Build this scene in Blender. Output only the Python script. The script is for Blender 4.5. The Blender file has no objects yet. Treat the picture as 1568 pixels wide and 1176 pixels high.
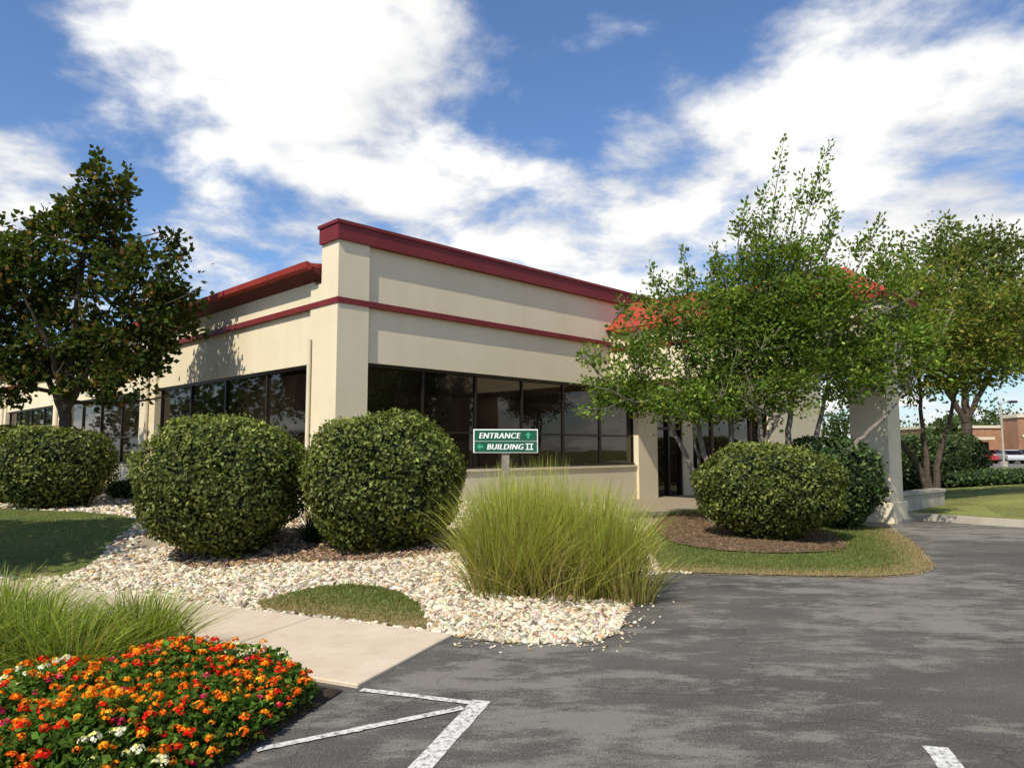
import bpy, math, random
import numpy as np
from mathutils import Vector, Matrix
from mathutils.geometry import delaunay_2d_cdt
random.seed(4); rng=np.random.default_rng(7)
S=bpy.context.scene
COL=S.collection
# ---------------------------------------------------------------- materials
def newmat(name):
    m=bpy.data.materials.new(name); m.use_nodes=True
    nt=m.node_tree; b=nt.nodes["Principled BSDF"]
    return m,nt,b
def N(nt,t,**kw):
    n=nt.nodes.new(t)
    for k,v in kw.items(): setattr(n,k,v)
    return n
def noise(nt,scale,detail=4,rough=.6,vec=None,dist=0):
    n=N(nt,'ShaderNodeTexNoise'); n.inputs['Scale'].default_value=scale
    n.inputs['Detail'].default_value=detail; n.inputs['Roughness'].default_value=rough
    n.inputs['Distortion'].default_value=dist
    if vec is not None: nt.links.new(vec,n.inputs['Vector'])
    return n
def ramp(nt,fac,stops):
    r=N(nt,'ShaderNodeValToRGB'); e=r.color_ramp.elements
    while len(e)<len(stops): e.new(.5)
    for i,(p,c) in enumerate(stops):
        e[i].position=p; e[i].color=(c[0],c[1],c[2],1) if hasattr(c,'__len__') else (c,c,c,1)
    nt.links.new(fac,r.inputs[0]); return r
def bump(nt,b,h,strength,dist=.02):
    bp=N(nt,'ShaderNodeBump'); bp.inputs['Strength'].default_value=strength; bp.inputs['Distance'].default_value=dist
    nt.links.new(h,bp.inputs['Height']); nt.links.new(bp.outputs[0],b.inputs['Normal'])
def mixc(nt,fac,a,b,mode='MIX'):
    m=N(nt,'ShaderNodeMix',data_type='RGBA',blend_type=mode)
    if isinstance(fac,(int,float)): m.inputs[0].default_value=fac
    else: nt.links.new(fac,m.inputs[0])
    for i,x in ((6,a),(7,b)):
        if hasattr(x,'is_output'): nt.links.new(x,m.inputs[i])
        else: m.inputs[i].default_value=(*x,1)
    return m.outputs[2]
def objvec(nt,scale=(1,1,1),rot=(0,0,0)):
    t=N(nt,'ShaderNodeTexCoord'); mp=N(nt,'ShaderNodeMapping')
    mp.inputs['Scale'].default_value=scale; mp.inputs['Rotation'].default_value=rot
    nt.links.new(t.outputs['Object'],mp.inputs[0]); return mp.outputs[0]
def simple(name,col,rough=.8,var=.12,scale=3,bs=0.0,bscale=60,metal=0,spec=.3):
    m,nt,b=newmat(name); v=objvec(nt)
    n=noise(nt,scale,3,.6,v)
    lo=[c*(1-var) for c in col]; hi=[min(1,c*(1+var)) for c in col]
    r=ramp(nt,n.outputs[0],[(.3,lo),(.7,hi)])
    nt.links.new(r.outputs[0],b.inputs['Base Color'])
    b.inputs['Roughness'].default_value=rough; b.inputs['Metallic'].default_value=metal
    b.inputs['Specular IOR Level'].default_value=spec
    if bs:
        n2=noise(nt,bscale,2,.6,v); bump(nt,b,n2.outputs[0],bs)
    return m
def stucco():
    m,nt,b=newmat('stucco'); v=objvec(nt)
    n=noise(nt,.6,4,.6,v); r=ramp(nt,n.outputs[0],[(.3,(.68,.585,.405)),(.7,(.75,.655,.47))])
    vs=objvec(nt,(3.5,3.5,.25)); n2=noise(nt,1,3,.65,vs)
    r2=ramp(nt,n2.outputs[0],[(.35,(.92,.91,.89)),(.55,(1,1,1))])
    nt.links.new(mixc(nt,.3,r.outputs[0],r2.outputs[0],'MULTIPLY'),b.inputs['Base Color'])
    b.inputs['Roughness'].default_value=.9; b.inputs['Specular IOR Level'].default_value=.15
    n3=noise(nt,70,3,.7,v); bump(nt,b,n3.outputs[0],.35,.01); return m
def leafmat(name,trans=.35):
    m=bpy.data.materials.new(name); m.use_nodes=True; nt=m.node_tree; nt.nodes.clear()
    a=N(nt,'ShaderNodeAttribute',attribute_name='Col'); o=N(nt,'ShaderNodeOutputMaterial')
    d=N(nt,'ShaderNodeBsdfDiffuse'); t=N(nt,'ShaderNodeBsdfTranslucent')
    nt.links.new(a.outputs['Color'],d.inputs[0])
    nt.links.new(mixc(nt,1,a.outputs['Color'],(1.5,1.5,.6),'MULTIPLY'),t.inputs[0])
    m1=N(nt,'ShaderNodeMixShader'); m1.inputs[0].default_value=trans
    nt.links.new(d.outputs[0],m1.inputs[1]); nt.links.new(t.outputs[0],m1.inputs[2])
    nt.links.new(m1.outputs[0],o.inputs[0]); return m
def glossleaf(name,trans=.3,gl=.03):
    m=leafmat(name,trans); nt=m.node_tree; o=[n for n in nt.nodes if n.type=='OUTPUT_MATERIAL'][0]; src=o.inputs[0].links[0].from_socket
    g=N(nt,'ShaderNodeBsdfGlossy'); g.inputs['Roughness'].default_value=.5; g.inputs[0].default_value=(.9,1,.6,1)
    mx=N(nt,'ShaderNodeMixShader'); mx.inputs[0].default_value=gl; nt.links.new(src,mx.inputs[1]); nt.links.new(g.outputs[0],mx.inputs[2]); nt.links.new(mx.outputs[0],o.inputs[0]); return m
M={}
M['stucco']=stucco()
M['red']=simple('maroon_metal',(.17,.020,.022),.55,.12,2)
M['redlight']=simple('red_roof_tile',(.36,.05,.03),.7,.2,6,.4,8)
M['eave']=simple('red_gutter_paint',(.30,.034,.024),.65,.12,3)
M['darkred']=simple('maroon_soffit',(.10,.016,.014),.6,.1,2)
M['frame']=simple('window_frame',(.02,.015,.012),.4,.1,2)
M['pipe']=simple('pipe_paint',(.66,.58,.42),.5,.06,2)
M['conc']=simple('concrete',(.40,.36,.29),.9,.15,3,.3,60)
M['bark']=simple('bark',(.075,.056,.042),.95,.35,9,.8,25)
M['barkl']=simple('bark_pale',(.20,.17,.14),.95,.35,9,.8,25)
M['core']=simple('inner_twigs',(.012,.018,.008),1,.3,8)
M['leaf']=leafmat('leaves',.4); M['shrubleaf']=glossleaf('shrub_leaves'); M['blade']=leafmat('grass_blades',.4); M['petal']=leafmat('petals',.2)
def glass():
    m,nt,b=newmat('window_glass'); v=objvec(nt)
    n0=noise(nt,.7,2,.5,v); r0=ramp(nt,n0.outputs[0],[(.4,(.007,.005,.004)),(.7,(.022,.015,.010))]); nt.links.new(r0.outputs[0],b.inputs['Base Color'])
    b.inputs['Roughness'].default_value=.02; b.inputs['Specular IOR Level'].default_value=.6; b.inputs['Specular Tint'].default_value=(1,.9,.78,1)
    n=noise(nt,.9,2,.5,v); bump(nt,b,n.outputs[0],.06,.03); return m
M['glass']=glass()
def asphalt():
    m,nt,b=newmat('asphalt'); v=objvec(nt)
    f=noise(nt,75,4,.8,v); r=ramp(nt,f.outputs[0],[(.32,(.060,.056,.051)),(.68,(.20,.187,.165))])
    w=noise(nt,.8,5,.65,objvec(nt,(.6,1.4,1),(0,0,.5)),.3); r2=ramp(nt,w.outputs[0],[(.35,(.68,.68,.68)),(.62,(1.0,.99,.97)),(.75,(1.25,1.22,1.15))])
    c=mixc(nt,1,r.outputs[0],r2.outputs[0],'MULTIPLY')
    # dappled sunlight between tree shadows, painted into the albedo as pale streaky patches
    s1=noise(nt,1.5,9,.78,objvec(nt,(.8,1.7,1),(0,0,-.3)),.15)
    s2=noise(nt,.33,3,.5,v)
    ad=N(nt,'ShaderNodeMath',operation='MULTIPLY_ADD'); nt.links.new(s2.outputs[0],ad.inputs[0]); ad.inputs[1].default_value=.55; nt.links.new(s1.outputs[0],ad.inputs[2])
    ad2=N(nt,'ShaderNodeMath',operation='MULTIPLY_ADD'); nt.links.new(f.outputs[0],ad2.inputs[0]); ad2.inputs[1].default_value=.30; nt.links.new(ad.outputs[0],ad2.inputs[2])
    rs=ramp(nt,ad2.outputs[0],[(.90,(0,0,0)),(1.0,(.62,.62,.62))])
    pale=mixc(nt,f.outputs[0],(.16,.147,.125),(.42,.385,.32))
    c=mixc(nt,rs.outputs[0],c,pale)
    sp=N(nt,'ShaderNodeTexVoronoi'); sp.inputs['Scale'].default_value=100; nt.links.new(v,sp.inputs['Vector'])
    r3=ramp(nt,sp.outputs['Distance'],[(.0,(1,1,1)),(.22,(0,0,0))])
    c=mixc(nt,r3.outputs[0],c,(.38,.345,.285))
    cv=N(nt,'ShaderNodeTexVoronoi',feature='DISTANCE_TO_EDGE'); cv.inputs['Scale'].default_value=.33
    wn=noise(nt,1.3,3,.6,v)
    vm=N(nt,'ShaderNodeVectorMath',operation='ADD'); nt.links.new(v,vm.inputs[0]); nt.links.new(wn.outputs['Color'],vm.inputs[1]); nt.links.new(vm.outputs[0],cv.inputs['Vector'])
    r4=ramp(nt,cv.outputs[0],[(.0,(.45,.45,.45)),(.003,(1,1,1))])
    c=mixc(nt,.6,c,r4.outputs[0],'MULTIPLY')
    nt.links.new(c,b.inputs['Base Color']); b.inputs['Roughness'].default_value=.9; b.inputs['Specular IOR Level'].default_value=.12
    bump(nt,b,f.outputs[0],.8,.012); return m
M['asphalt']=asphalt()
def attrmat(name,scale=14,rough=.95,bs=.6):
    m,nt,b=newmat(name); v=objvec(nt)
    a=N(nt,'ShaderNodeAttribute',attribute_name='Col')
    n=noise(nt,scale,4,.7,v); r=ramp(nt,n.outputs[0],[(.3,(.55,.55,.55)),(.7,(1.4,1.4,1.35))])
    nt.links.new(mixc(nt,1,a.outputs['Color'],r.outputs[0],'MULTIPLY'),b.inputs['Base Color'])
    b.inputs['Roughness'].default_value=rough; b.inputs['Specular IOR Level'].default_value=.15
    n2=noise(nt,scale*4,2,.7,v); bump(nt,b,n2.outputs[0],bs,.03); return m
M['soil']=attrmat('soil_and_turf',16)
M['stone']=attrmat('limestone_chips',30,.85,.3)
def walk():
    m,nt,b=newmat('sidewalk_concrete'); v=objvec(nt)
    n=noise(nt,1.5,5,.65,v); r=ramp(nt,n.outputs[0],[(.3,(.56,.44,.31)),(.7,(.66,.54,.40))])
    f=noise(nt,150,2,.7,v); r2=ramp(nt,f.outputs[0],[(.3,(.85,.85,.85)),(.7,(1.08,1.08,1.08))])
    g=noise(nt,6,4,.75,v); r3=ramp(nt,g.outputs[0],[(.3,(.88,.87,.85)),(.5,(1,1,1))])
    c=mixc(nt,1,r.outputs[0],r2.outputs[0],'MULTIPLY'); c=mixc(nt,.6,c,r3.outputs[0],'MULTIPLY')
    nt.links.new(c,b.inputs['Base Color'])
    b.inputs['Roughness'].default_value=.9; bump(nt,b,f.outputs[0],.25,.008); return m
M['walk']=walk()
def paint():
    m,nt,b=newmat('worn_white_paint'); v=objvec(nt)
    n=noise(nt,28,5,.75,v); r=ramp(nt,n.outputs[0],[(.38,(.17,.16,.14)),(.5,(.60,.58,.53)),(.7,(.74,.72,.67))])
    nt.links.new(r.outputs[0],b.inputs['Base Color']); b.inputs['Roughness'].default_value=.8; return m
M['paint']=paint()
def turf():
    m,nt,b=newmat('far_turf'); v=objvec(nt)
    n=noise(nt,.15,4,.7,v); r=ramp(nt,n.outputs[0],[(.3,(.12,.15,.04)),(.7,(.19,.21,.07))])
    nt.links.new(r.outputs[0],b.inputs['Base Color']); b.inputs['Roughness'].default_value=1; b.inputs['Specular IOR Level'].default_value=.1
    n2=noise(nt,20,2,.7,v); bump(nt,b,n2.outputs[0],.5,.05); return m
M['turf']=turf()
M['brick']=simple('brown_brick',(.34,.18,.105),.9,.18,.8)
# ---------------------------------------------------------------- mesh helpers
def mesh_np(name,V,F,mats,midx=None,col=None,smooth=False,parent=None):
    if not isinstance(F,list): F=[F]
    me=bpy.data.meshes.new(name); V=np.asarray(V,dtype=np.float32)
    loops=np.concatenate([f.ravel() for f in F]).astype(np.int32)
    ks=np.concatenate([np.full(len(f),f.shape[1]) for f in F])
    starts=np.concatenate([[0],np.cumsum(ks)[:-1]]).astype(np.int32)
    me.vertices.add(len(V)); me.vertices.foreach_set('co',V.ravel())
    me.loops.add(len(loops)); me.loops.foreach_set('vertex_index',loops)
    me.polygons.add(len(ks)); me.polygons.foreach_set('loop_start',starts)
    for m in mats: me.materials.append(m)
    if midx is not None: me.polygons.foreach_set('material_index',np.asarray(midx,dtype=np.int32))
    me.polygons.foreach_set('use_smooth',np.full(len(ks),smooth))
    me.update(calc_edges=True)
    if col is not None:
        a=me.attributes.new('Col','FLOAT_COLOR','FACE')
        c=np.ones((len(ks),4),dtype=np.float32); c[:,:3]=col; a.data.foreach_set('color',c.ravel())
    me.validate()
    ob=bpy.data.objects.new(name,me); COL.objects.link(ob)
    if parent: ob.parent=parent
    return ob
def empty(name,loc=(0,0,0),rotz=0):
    e=bpy.data.objects.new(name,None); COL.objects.link(e); e.location=loc; e.rotation_euler=(0,0,rotz); return e
BV=np.array([(x,y,z) for x in(0,1) for y in(0,1) for z in(0,1)],float)
BF=np.array([(0,1,3,2),(4,6,7,5),(0,4,5,1),(2,3,7,6),(0,2,6,4),(1,5,7,3)])
def boxes(name,bs,mat,parent=None,bevel=0):
    V=[];F=[]
    for i,(x0,x1,y0,y1,z0,z1) in enumerate(bs):
        V.append(np.array([x0,y0,z0])+BV*np.array([x1-x0,y1-y0,z1-z0])); F.append(BF+8*i)
    ob=mesh_np(name,np.concatenate(V),np.concatenate(F),[mat],parent=parent)
    if bevel:
        md=ob.modifiers.new('b','BEVEL'); md.width=bevel; md.segments=2
    return ob
def unit(v): return v/np.maximum(np.linalg.norm(v,axis=-1,keepdims=True),1e-9)
def tubes(paths,sides=7):
    V=[];F=[];o=0
    for P,R in paths:
        P=np.asarray(P,float); R=np.asarray(R,float); n=len(P)
        T=unit(np.gradient(P,axis=0)); ref=np.array([.31,.95,.05])
        A=unit(np.cross(T,ref)); B=np.cross(T,A)
        th=np.arange(sides)*2*np.pi/sides
        ring=P[:,None]+R[:,None,None]*(np.cos(th)[None,:,None]*A[:,None]+np.sin(th)[None,:,None]*B[:,None])
        V.append(ring.reshape(-1,3))
        i=np.arange(n-1)[:,None]*sides; j=np.arange(sides)[None,:]; k=(j+1)%sides
        F.append(np.stack([i+j,i+k,i+sides+k,i+sides+j],-1).reshape(-1,4)+o); o+=n*sides
    return np.concatenate(V),np.concatenate(F)
def leaves(C,D,size,wid=.5,nrm=None):
    n=len(C); D=unit(D)
    r=rng.normal(size=(n,3)) if nrm is None else nrm
    B=unit(np.cross(D,r)); size=np.broadcast_to(size,(n,))[:,None]
    U=np.cross(B,D)
    a=D*size; b=B*size*wid*.5
    V=np.stack([C,C+.45*a+b+U*size*.08,C+a,C+.45*a-b+U*size*.08],1).reshape(-1,3)
    F=np.arange(4*n).reshape(-1,4); return V,F
def lcol(n,base,var=.3,alt=None,pa=.0):
    c=np.array(base)[None]*np.exp(rng.normal(0,var,(n,1)))
    c=c*(1+rng.normal(0,.07,(n,3)))
    if alt is not None:
        m=rng.random(n)<pa; c[m]=np.array(alt)*np.exp(rng.normal(0,.25,(m.sum(),1)))
    return np.clip(c,0.003,.9)
def merge(parts):
    V=[];F=[];mi=[];cs=[];o=0
    for v,f,m,c in parts:
        V.append(v);F.append(f+o);mi.append(np.full(len(f),m)); o+=len(v)
        cs.append(np.broadcast_to(np.asarray(c,float),(len(f),3)))
    return np.concatenate(V),np.concatenate(F),np.concatenate(mi),np.concatenate(cs)
def bez(p0,p1,bend,n=7):
    t=np.linspace(0,1,n)[:,None]; p0=np.array(p0,float);p1=np.array(p1,float); m=(p0+p1)/2+np.array(bend)
    return (1-t)**2*p0+2*t*(1-t)*m+t*t*p1
def tree(name,loc,stems,lumps,nclump,lpc,lsize,col,alt=None,pa=0,shoots=(),bark='bark',spread=.38,seed=1,var=.3,wid=.55,droop=0):
    global rng; rng=np.random.default_rng(seed)
    paths=[];nodes=[];nr=[]
    for P,r0 in stems:
        P=np.array(P,float)
        t=np.linspace(0,len(P)-1,6*len(P)); Q=np.stack([np.interp(t,range(len(P)),P[:,k]) for k in range(3)],1)
        for _ in range(3): Q[1:-1]=(Q[:-2]+Q[1:-1]*2+Q[2:])/4
        Q[1:-1]+=rng.normal(0,.015,Q[1:-1].shape)
        R=r0*(1-.82*np.linspace(0,1,len(Q))**1.1); R[0]*=1.35
        paths.append((Q,R)); nodes.append(Q[len(Q)//4:]); nr.append(R[len(Q)//4:])
    base=np.concatenate(nodes); br=np.concatenate(nr)
    nodes=[base];nr=[br]
    vol=np.array([np.prod(r) for c,r in lumps])**.75; vol/=vol.sum()
    for (c,r) in lumps:
        c=np.array(c,float); r=np.array(r,float)
        for k in range(4):
            e=c+r*rng.normal(0,.38,3); d=np.linalg.norm(base-e,axis=1)+np.maximum(0,base[:,2]-e[2]+.2)*3
            i=d.argmin(); P=bez(base[i],e,(0,0,-.12*d[i])); rr=min(br[i]*.7,.05); paths.append((P,np.linspace(rr,.012,7)))
            nodes.append(P[2:]); nr.append(np.linspace(rr,.012,7)[2:])
    allp=np.concatenate(nodes); ar=np.concatenate(nr)
    C=[]
    for k in range(nclump):
        c,r=lumps[rng.choice(len(lumps),p=vol)]
        d=unit(rng.normal(size=3)); rad=rng.random()**.45
        C.append(np.array(c)+np.array(r)*d*rad*rng.uniform(.85,1.15))
    C=np.array(C)
    LC=[];LD=[];tone=[]
    for e in C:
        d=np.linalg.norm(allp-e,axis=1)+np.maximum(0,allp[:,2]-e[2])*1.5; i=d.argmin()
        P=bez(allp[i],e,(0,0,-.08),5); paths.append((P,np.linspace(min(ar[i]*.6,.018),.004,5)))
        n=int(lpc*rng.uniform(.5,1.5)); s=spread*rng.uniform(.6,1.3)
        out=unit(e-allp[i])
        t=rng.random(n)[:,None]
        pc=P[2]*(1-t)+e*t+out*t*s*.8
        off=rng.normal(0,1,(n,3))*s*np.array([.6,.6,.38])*(1.1-.55*t)
        LC.append(pc+off); LD.append(unit(off)+out*.6+np.array([0,0,-droop])+rng.normal(0,.4,(n,3)))
        tone.append(np.full(n,math.exp(rng.normal(0,.22))))
    for (a,b,n,w) in shoots:
        a=np.array(a,float);b=np.array(b,float); P=bez(a,b,(rng.normal(0,.08),rng.normal(0,.08),0)); paths.append((P,np.linspace(.02,.003,7)))
        t=rng.random(n)**.8; Q=a+(b-a)*t[:,None]
        off=rng.normal(0,1,(n,3))*w*(1.05-t[:,None]*.85); LC.append(Q+off); LD.append(unit(off)+unit(b-a)*.9+rng.normal(0,.25,(n,3))); tone.append(np.full(n,1.1))
        for _ in range(5):
            tt=rng.uniform(.1,.75); p=a+(b-a)*tt; L=np.linalg.norm(b-a)*rng.uniform(.18,.34)*(1.1-tt); q=p+unit(rng.normal(size=3)*np.array([1,1,.2])+np.array([0,0,1.1]))*L
            m=int(n*.22); t2=rng.random(m)[:,None]; LC.append(p+(q-p)*t2+rng.normal(0,w*.5,(m,3))); LD.append(rng.normal(0,.6,(m,3))+unit(q-p)); tone.append(np.full(m,1.05)); paths.append((bez(p,q,(0,0,0),4),np.linspace(.008,.003,4)))
    LC=np.concatenate(LC);LD=np.concatenate(LD);tone=np.concatenate(tone)
    LV,LF=leaves(LC,LD,lsize*rng.uniform(.6,1.25,len(LC)),wid)
    lc=lcol(len(LF),col,var,alt,pa)*tone[:,None]
    TV,TF=tubes([p for p in paths],6)
    V,F,mi,cs=merge([(TV,TF,0,(.1,.1,.1)),(LV,LF,1,lc)])
    ob=mesh_np(name,V,F,[M[bark],M['leaf']],mi,cs); ob.location=loc
    return ob
def shrub(name,loc,rx,ry,h,n=13000,ls=.055,col=(.085,.105,.02),seed=0,sq=2.5,var=.36,alt=(.19,.20,.04),pa=.18):
    global rng; rng=np.random.default_rng(seed+50)
    ph=rng.uniform(0,6,12)
    def radius(d):
        x,y,z=d.T
        return 1+.04*np.sin(5*x+ph[0])*np.cos(4*y+ph[1])+.035*np.sin(9*z+ph[2]+3*x)+.032*np.sin(13*x+ph[3])*np.sin(12*y+ph[4])+.024*np.sin(21*y+17*z+ph[5])*np.sin(19*x+ph[9])
    d=unit(rng.normal(size=(n,3))); d=d[d[:,2]>-.93]
    sup=(np.abs(d)**sq).sum(1)**(-1/sq)
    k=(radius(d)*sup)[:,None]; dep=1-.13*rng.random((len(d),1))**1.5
    stray=rng.random(len(d))<.06; dep[stray]+=.08*rng.random((stray.sum(),1))
    half=h*.52; E=np.array([rx,ry,half]); sh=d*k*dep*E
    low=np.clip(-sh[:,2]/half,0,1); sh[:,:2]*=(1-.30*low[:,None]**1.7)
    P=sh+np.array([0,0,h-half*radius(np.array([[0,0,1.]]))[0]])
    keep=P[:,2]>.03; P=P[keep];d=d[keep];dep=dep[keep]
    D=np.cross(d,rng.normal(size=d.shape)); D=unit(D)+d*rng.uniform(.0,.8,(len(d),1))+np.array([0,0,.15])
    LV,LF=leaves(P,D,ls*rng.uniform(.6,1.4,len(P)),.62,nrm=d+rng.normal(0,.6,d.shape))
    patch=1+.25*np.sin(d[:,:1]*7+ph[6])*np.sin(d[:,1:2]*6+ph[7])*np.sin(d[:,2:]*8+ph[8])+.2*np.sin(d[:,:1]*23+ph[10])*np.sin(d[:,2:]*25+ph[11])
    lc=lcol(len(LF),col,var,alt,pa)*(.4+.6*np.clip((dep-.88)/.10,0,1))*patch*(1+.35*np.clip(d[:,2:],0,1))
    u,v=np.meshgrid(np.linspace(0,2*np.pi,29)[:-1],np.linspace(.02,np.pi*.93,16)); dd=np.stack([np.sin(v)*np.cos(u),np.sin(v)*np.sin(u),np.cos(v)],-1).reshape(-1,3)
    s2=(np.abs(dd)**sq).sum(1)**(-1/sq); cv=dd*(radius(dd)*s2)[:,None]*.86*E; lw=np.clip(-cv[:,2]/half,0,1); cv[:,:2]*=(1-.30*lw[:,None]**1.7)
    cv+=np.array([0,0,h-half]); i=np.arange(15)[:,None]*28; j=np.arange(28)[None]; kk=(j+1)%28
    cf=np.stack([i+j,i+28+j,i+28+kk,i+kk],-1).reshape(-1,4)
    st=[([(rng.normal(0,.08),rng.normal(0,.08),-.05),(rng.normal(0,.2),rng.normal(0,.2),h*.5)],[.03,.02]) for _ in range(6)]
    TV,TF=tubes(st,5)
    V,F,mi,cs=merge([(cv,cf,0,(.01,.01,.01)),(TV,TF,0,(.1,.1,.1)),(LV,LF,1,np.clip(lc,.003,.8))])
    ob=mesh_np(name,V,F,[M['core'],M['shrubleaf']],mi,cs); ob.location=loc; return ob
def blades(B,Dh,H,L,w,base_c,tip_c,seg=4,var=.2,curl=1.6):
    n=len(B); t=np.linspace(0,1,seg+1)[None,:,None]
    P=B[:,None]+Dh[:,None]*(L[:,None,None]*t**curl)+np.array([0,0,1.])*(H[:,None,None]*(1.25*t-.25*t**2.6))
    side=unit(np.cross(Dh,[0,0,1.])+rng.normal(0,.5,(n,3)))[:,None]*w[:,None,None]*(1-t**1.5*.93)*.5
    V=np.stack([P-side,P+side],2).reshape(n,-1,3); m=2*(seg+1)
    k=np.arange(seg)*2; f=np.stack([k,k+1,k+3,k+2],1)
    F=(f[None]+np.arange(n)[:,None,None]*m).reshape(-1,4)
    tt=((np.arange(seg)+.5)/seg)[None,:,None]
    c=np.array(base_c)*(1-tt)+np.array(tip_c)*tt; c=c*np.exp(rng.normal(0,var,(n,1,1)))*(1+rng.normal(0,.06,(n,1,3)))
    return V.reshape(-1,3),F,np.clip(c.reshape(-1,3),.002,.9)
# ---------------------------------------------------------------- ground shapes
def inpoly(P,poly):
    x,y=P[:,0],P[:,1]; ins=np.zeros(len(P),bool); n=len(poly)
    for i in range(n):
        x1,y1=poly[i]; x2,y2=poly[(i+1)%n]
        if y1==y2: continue
        c=((y1>y)!=(y2>y))&(x<(x2-x1)*(y-y1)/(y2-y1)+x1); ins^=c
    return ins
def pdist(P,line):
    d=np.full(len(P),1e9)
    for (a,b) in zip(line[:-1],line[1:]):
        a=np.array(a);b=np.array(b);ab=b-a; t=np.clip(((P-a)@ab)/(ab@ab),0,1); d=np.minimum(d,np.linalg.norm(P-(a+t[:,None]*ab),axis=1))
    return d
def smooth_poly(poly,it=2):
    P=np.array(poly,float)
    for _ in range(it):
        Q=np.roll(P,-1,0); P=np.stack([.75*P+.25*Q,.25*P+.75*Q],1).reshape(-1,2)
    return [tuple(p) for p in P]
def sstep(t): t=np.clip(t,0,1); return t*t*(3-2*t)
edge=[(-14,12.57),(-6.2,9.0),(-3.4,7.72),(-.62,6.45),(-.3,6.26),(0,6.17),(.36,6.15),(.72,6.22),(.92,6.5),(1.2,7.54),(1.5,8.55),(1.75,9.35),(2.0,9.6),(2.3,9.5),(3.39,9.3),(4.49,9.2),(5.1,9.4),(5.6,9.85),(5.95,10.5),(6.35,11.4),(6.6,12.0),(7.19,13.6),(7.9,15.3)]
island=edge+[(8.6,16.6),(12,20),(20,34),(-10,50),(-40,50),(-40,24.5)]
def H(P):
    P=np.asarray(P,float); d=pdist(P[:,:2],edge)
    hm=.06+.26*(1-sstep((P[:,0]-.2)/3.0)); return .006+hm*sstep(d/3.2)+.02*np.sin(P[:,0]*2.1)*np.sin(P[:,1]*1.7)*sstep(d/1.0)
def Hz(x,y): return float(H(np.array([[x,y]]))[0])
def sheet(name,poly,mat,off,colf,res=.25,bounds=None,hf=H):
    P=np.array(poly); x0,y0=P.min(0) if bounds is None else bounds[:2]; x1,y1=P.max(0) if bounds is None else bounds[2:]
    g=np.stack(np.meshgrid(np.arange(x0,x1,res),np.arange(y0,y1,res)),-1).reshape(-1,2); g=g+rng.uniform(-.2,.2,g.shape)*res
    g=g[inpoly(g,poly)]; g=g[pdist(g,poly+[poly[0]])>res*.4]
    pts=[Vector(p) for p in poly]+[Vector(p) for p in g]; n=len(poly)
    v,e,f,_,_,_=delaunay_2d_cdt(pts,[(i,(i+1)%n) for i in range(n)],[],1,1e-4)
    v=np.array([(a[0],a[1]) for a in v]); F=np.array([list(t) for t in f if len(t)==3])
    z=hf(v)+off; V=np.c_[v,z]
    a,b,c=V[F[:,0]],V[F[:,1]],V[F[:,2]]; fl=np.cross(b-a,c-a)[:,2]<0; F[fl]=F[fl][:,::-1]
    cen=V[F].mean(1); return mesh_np(name,V,F,[mat],col=colf(cen),smooth=True)
def flat(name,poly,z,mat):
    me=bpy.data.meshes.new(name); me.from_pydata([(x,y,z) for x,y in poly],[],[list(range(len(poly)))]); me.materials.append(mat)
    if me.polygons[0].normal.z<0: me.flip_normals()
    ob=bpy.data.objects.new(name,me); COL.objects.link(ob); return ob
flat('ground',[(-500,-300),(500,-300),(500,900),(-500,900)],-.03,M['turf'])
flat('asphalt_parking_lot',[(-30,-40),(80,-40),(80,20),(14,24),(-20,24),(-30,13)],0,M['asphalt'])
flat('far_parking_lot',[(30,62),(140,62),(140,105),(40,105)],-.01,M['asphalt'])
flat('access_road',[(17,34),(80,30),(80,35),(17,39)],-.012,M['walk'])
sheet('gravel_bed',island,M['stone'],0,lambda c:np.array([.30,.245,.175])*np.ones((len(c),1)),.3,(-15,6,9,19))
lawnL=smooth_poly([(-5.6,9.0),(-5.5,9.7),(-6.0,11.2),(-6.4,12.8),(-8,14.6),(-11,15.6),(-16,17),(-22,17),(-22,16.4),(-14,12.75),(-7,9.5)],1)
lawnP=smooth_poly([(-2.75,7.52),(-2.31,8.1),(-1.63,8.22),(-1.0,7.7),(-.72,6.62),(-.85,6.62),(-1.6,6.98)],1)
lawnR=[(1.95,9.7),(2.3,9.53),(3.39,9.33),(4.49,9.23),(5.08,9.43),(5.57,9.88),(5.91,10.5),(6.3,11.4),(6.55,12.0),(7.14,13.6),(7.4,14.8),(6.5,16.5),(4.6,18.3),(3.9,18),(3.2,16),(2.2,12.5)]
mulchR=smooth_poly([(2.4,12.2),(3.1,11.1),(4.3,10.9),(5.3,11.5),(5.9,13.5),(5.7,16),(4.2,17.6),(3.1,16)],2)
mulchL=smooth_poly([(-4.8,10.6),(-4.5,9.7),(-3.9,9.2),(-2.9,9.3),(-2.2,9.1),(-1.2,9.1),(-.5,9.5),(-.4,10.6),(-1,12),(-4.4,12)],2)
def turfcol(c):
    d=pdist(c[:,:2],edge); t=sstep(d/.8)[:,None]
    n=(np.sin(c[:,0]*3.1+c[:,1])*np.sin(c[:,1]*2.3-c[:,0]))[:,None]*.5+.5
    return np.array([.27,.21,.10])*(1-t)+t*(np.array([.09,.12,.028])*(1-.4*n)+np.array([.18,.17,.06])*.4*n)
for nm,pl in (('lawn',lawnL),('lawn',lawnP),('lawn',lawnR)): sheet(nm,pl,M['soil'],.015,turfcol,.2)
sheet('mulch_bed',mulchR,M['soil'],.035,lambda c:np.array([.17,.11,.07])*np.exp(rng.normal(0,.2,(len(c),1))),.15)
sheet('mulch_bed',mulchL,M['soil'],.012,lambda c:np.array([.13,.09,.065])*np.exp(rng.normal(0,.2,(len(c),1))),.15)
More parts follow.
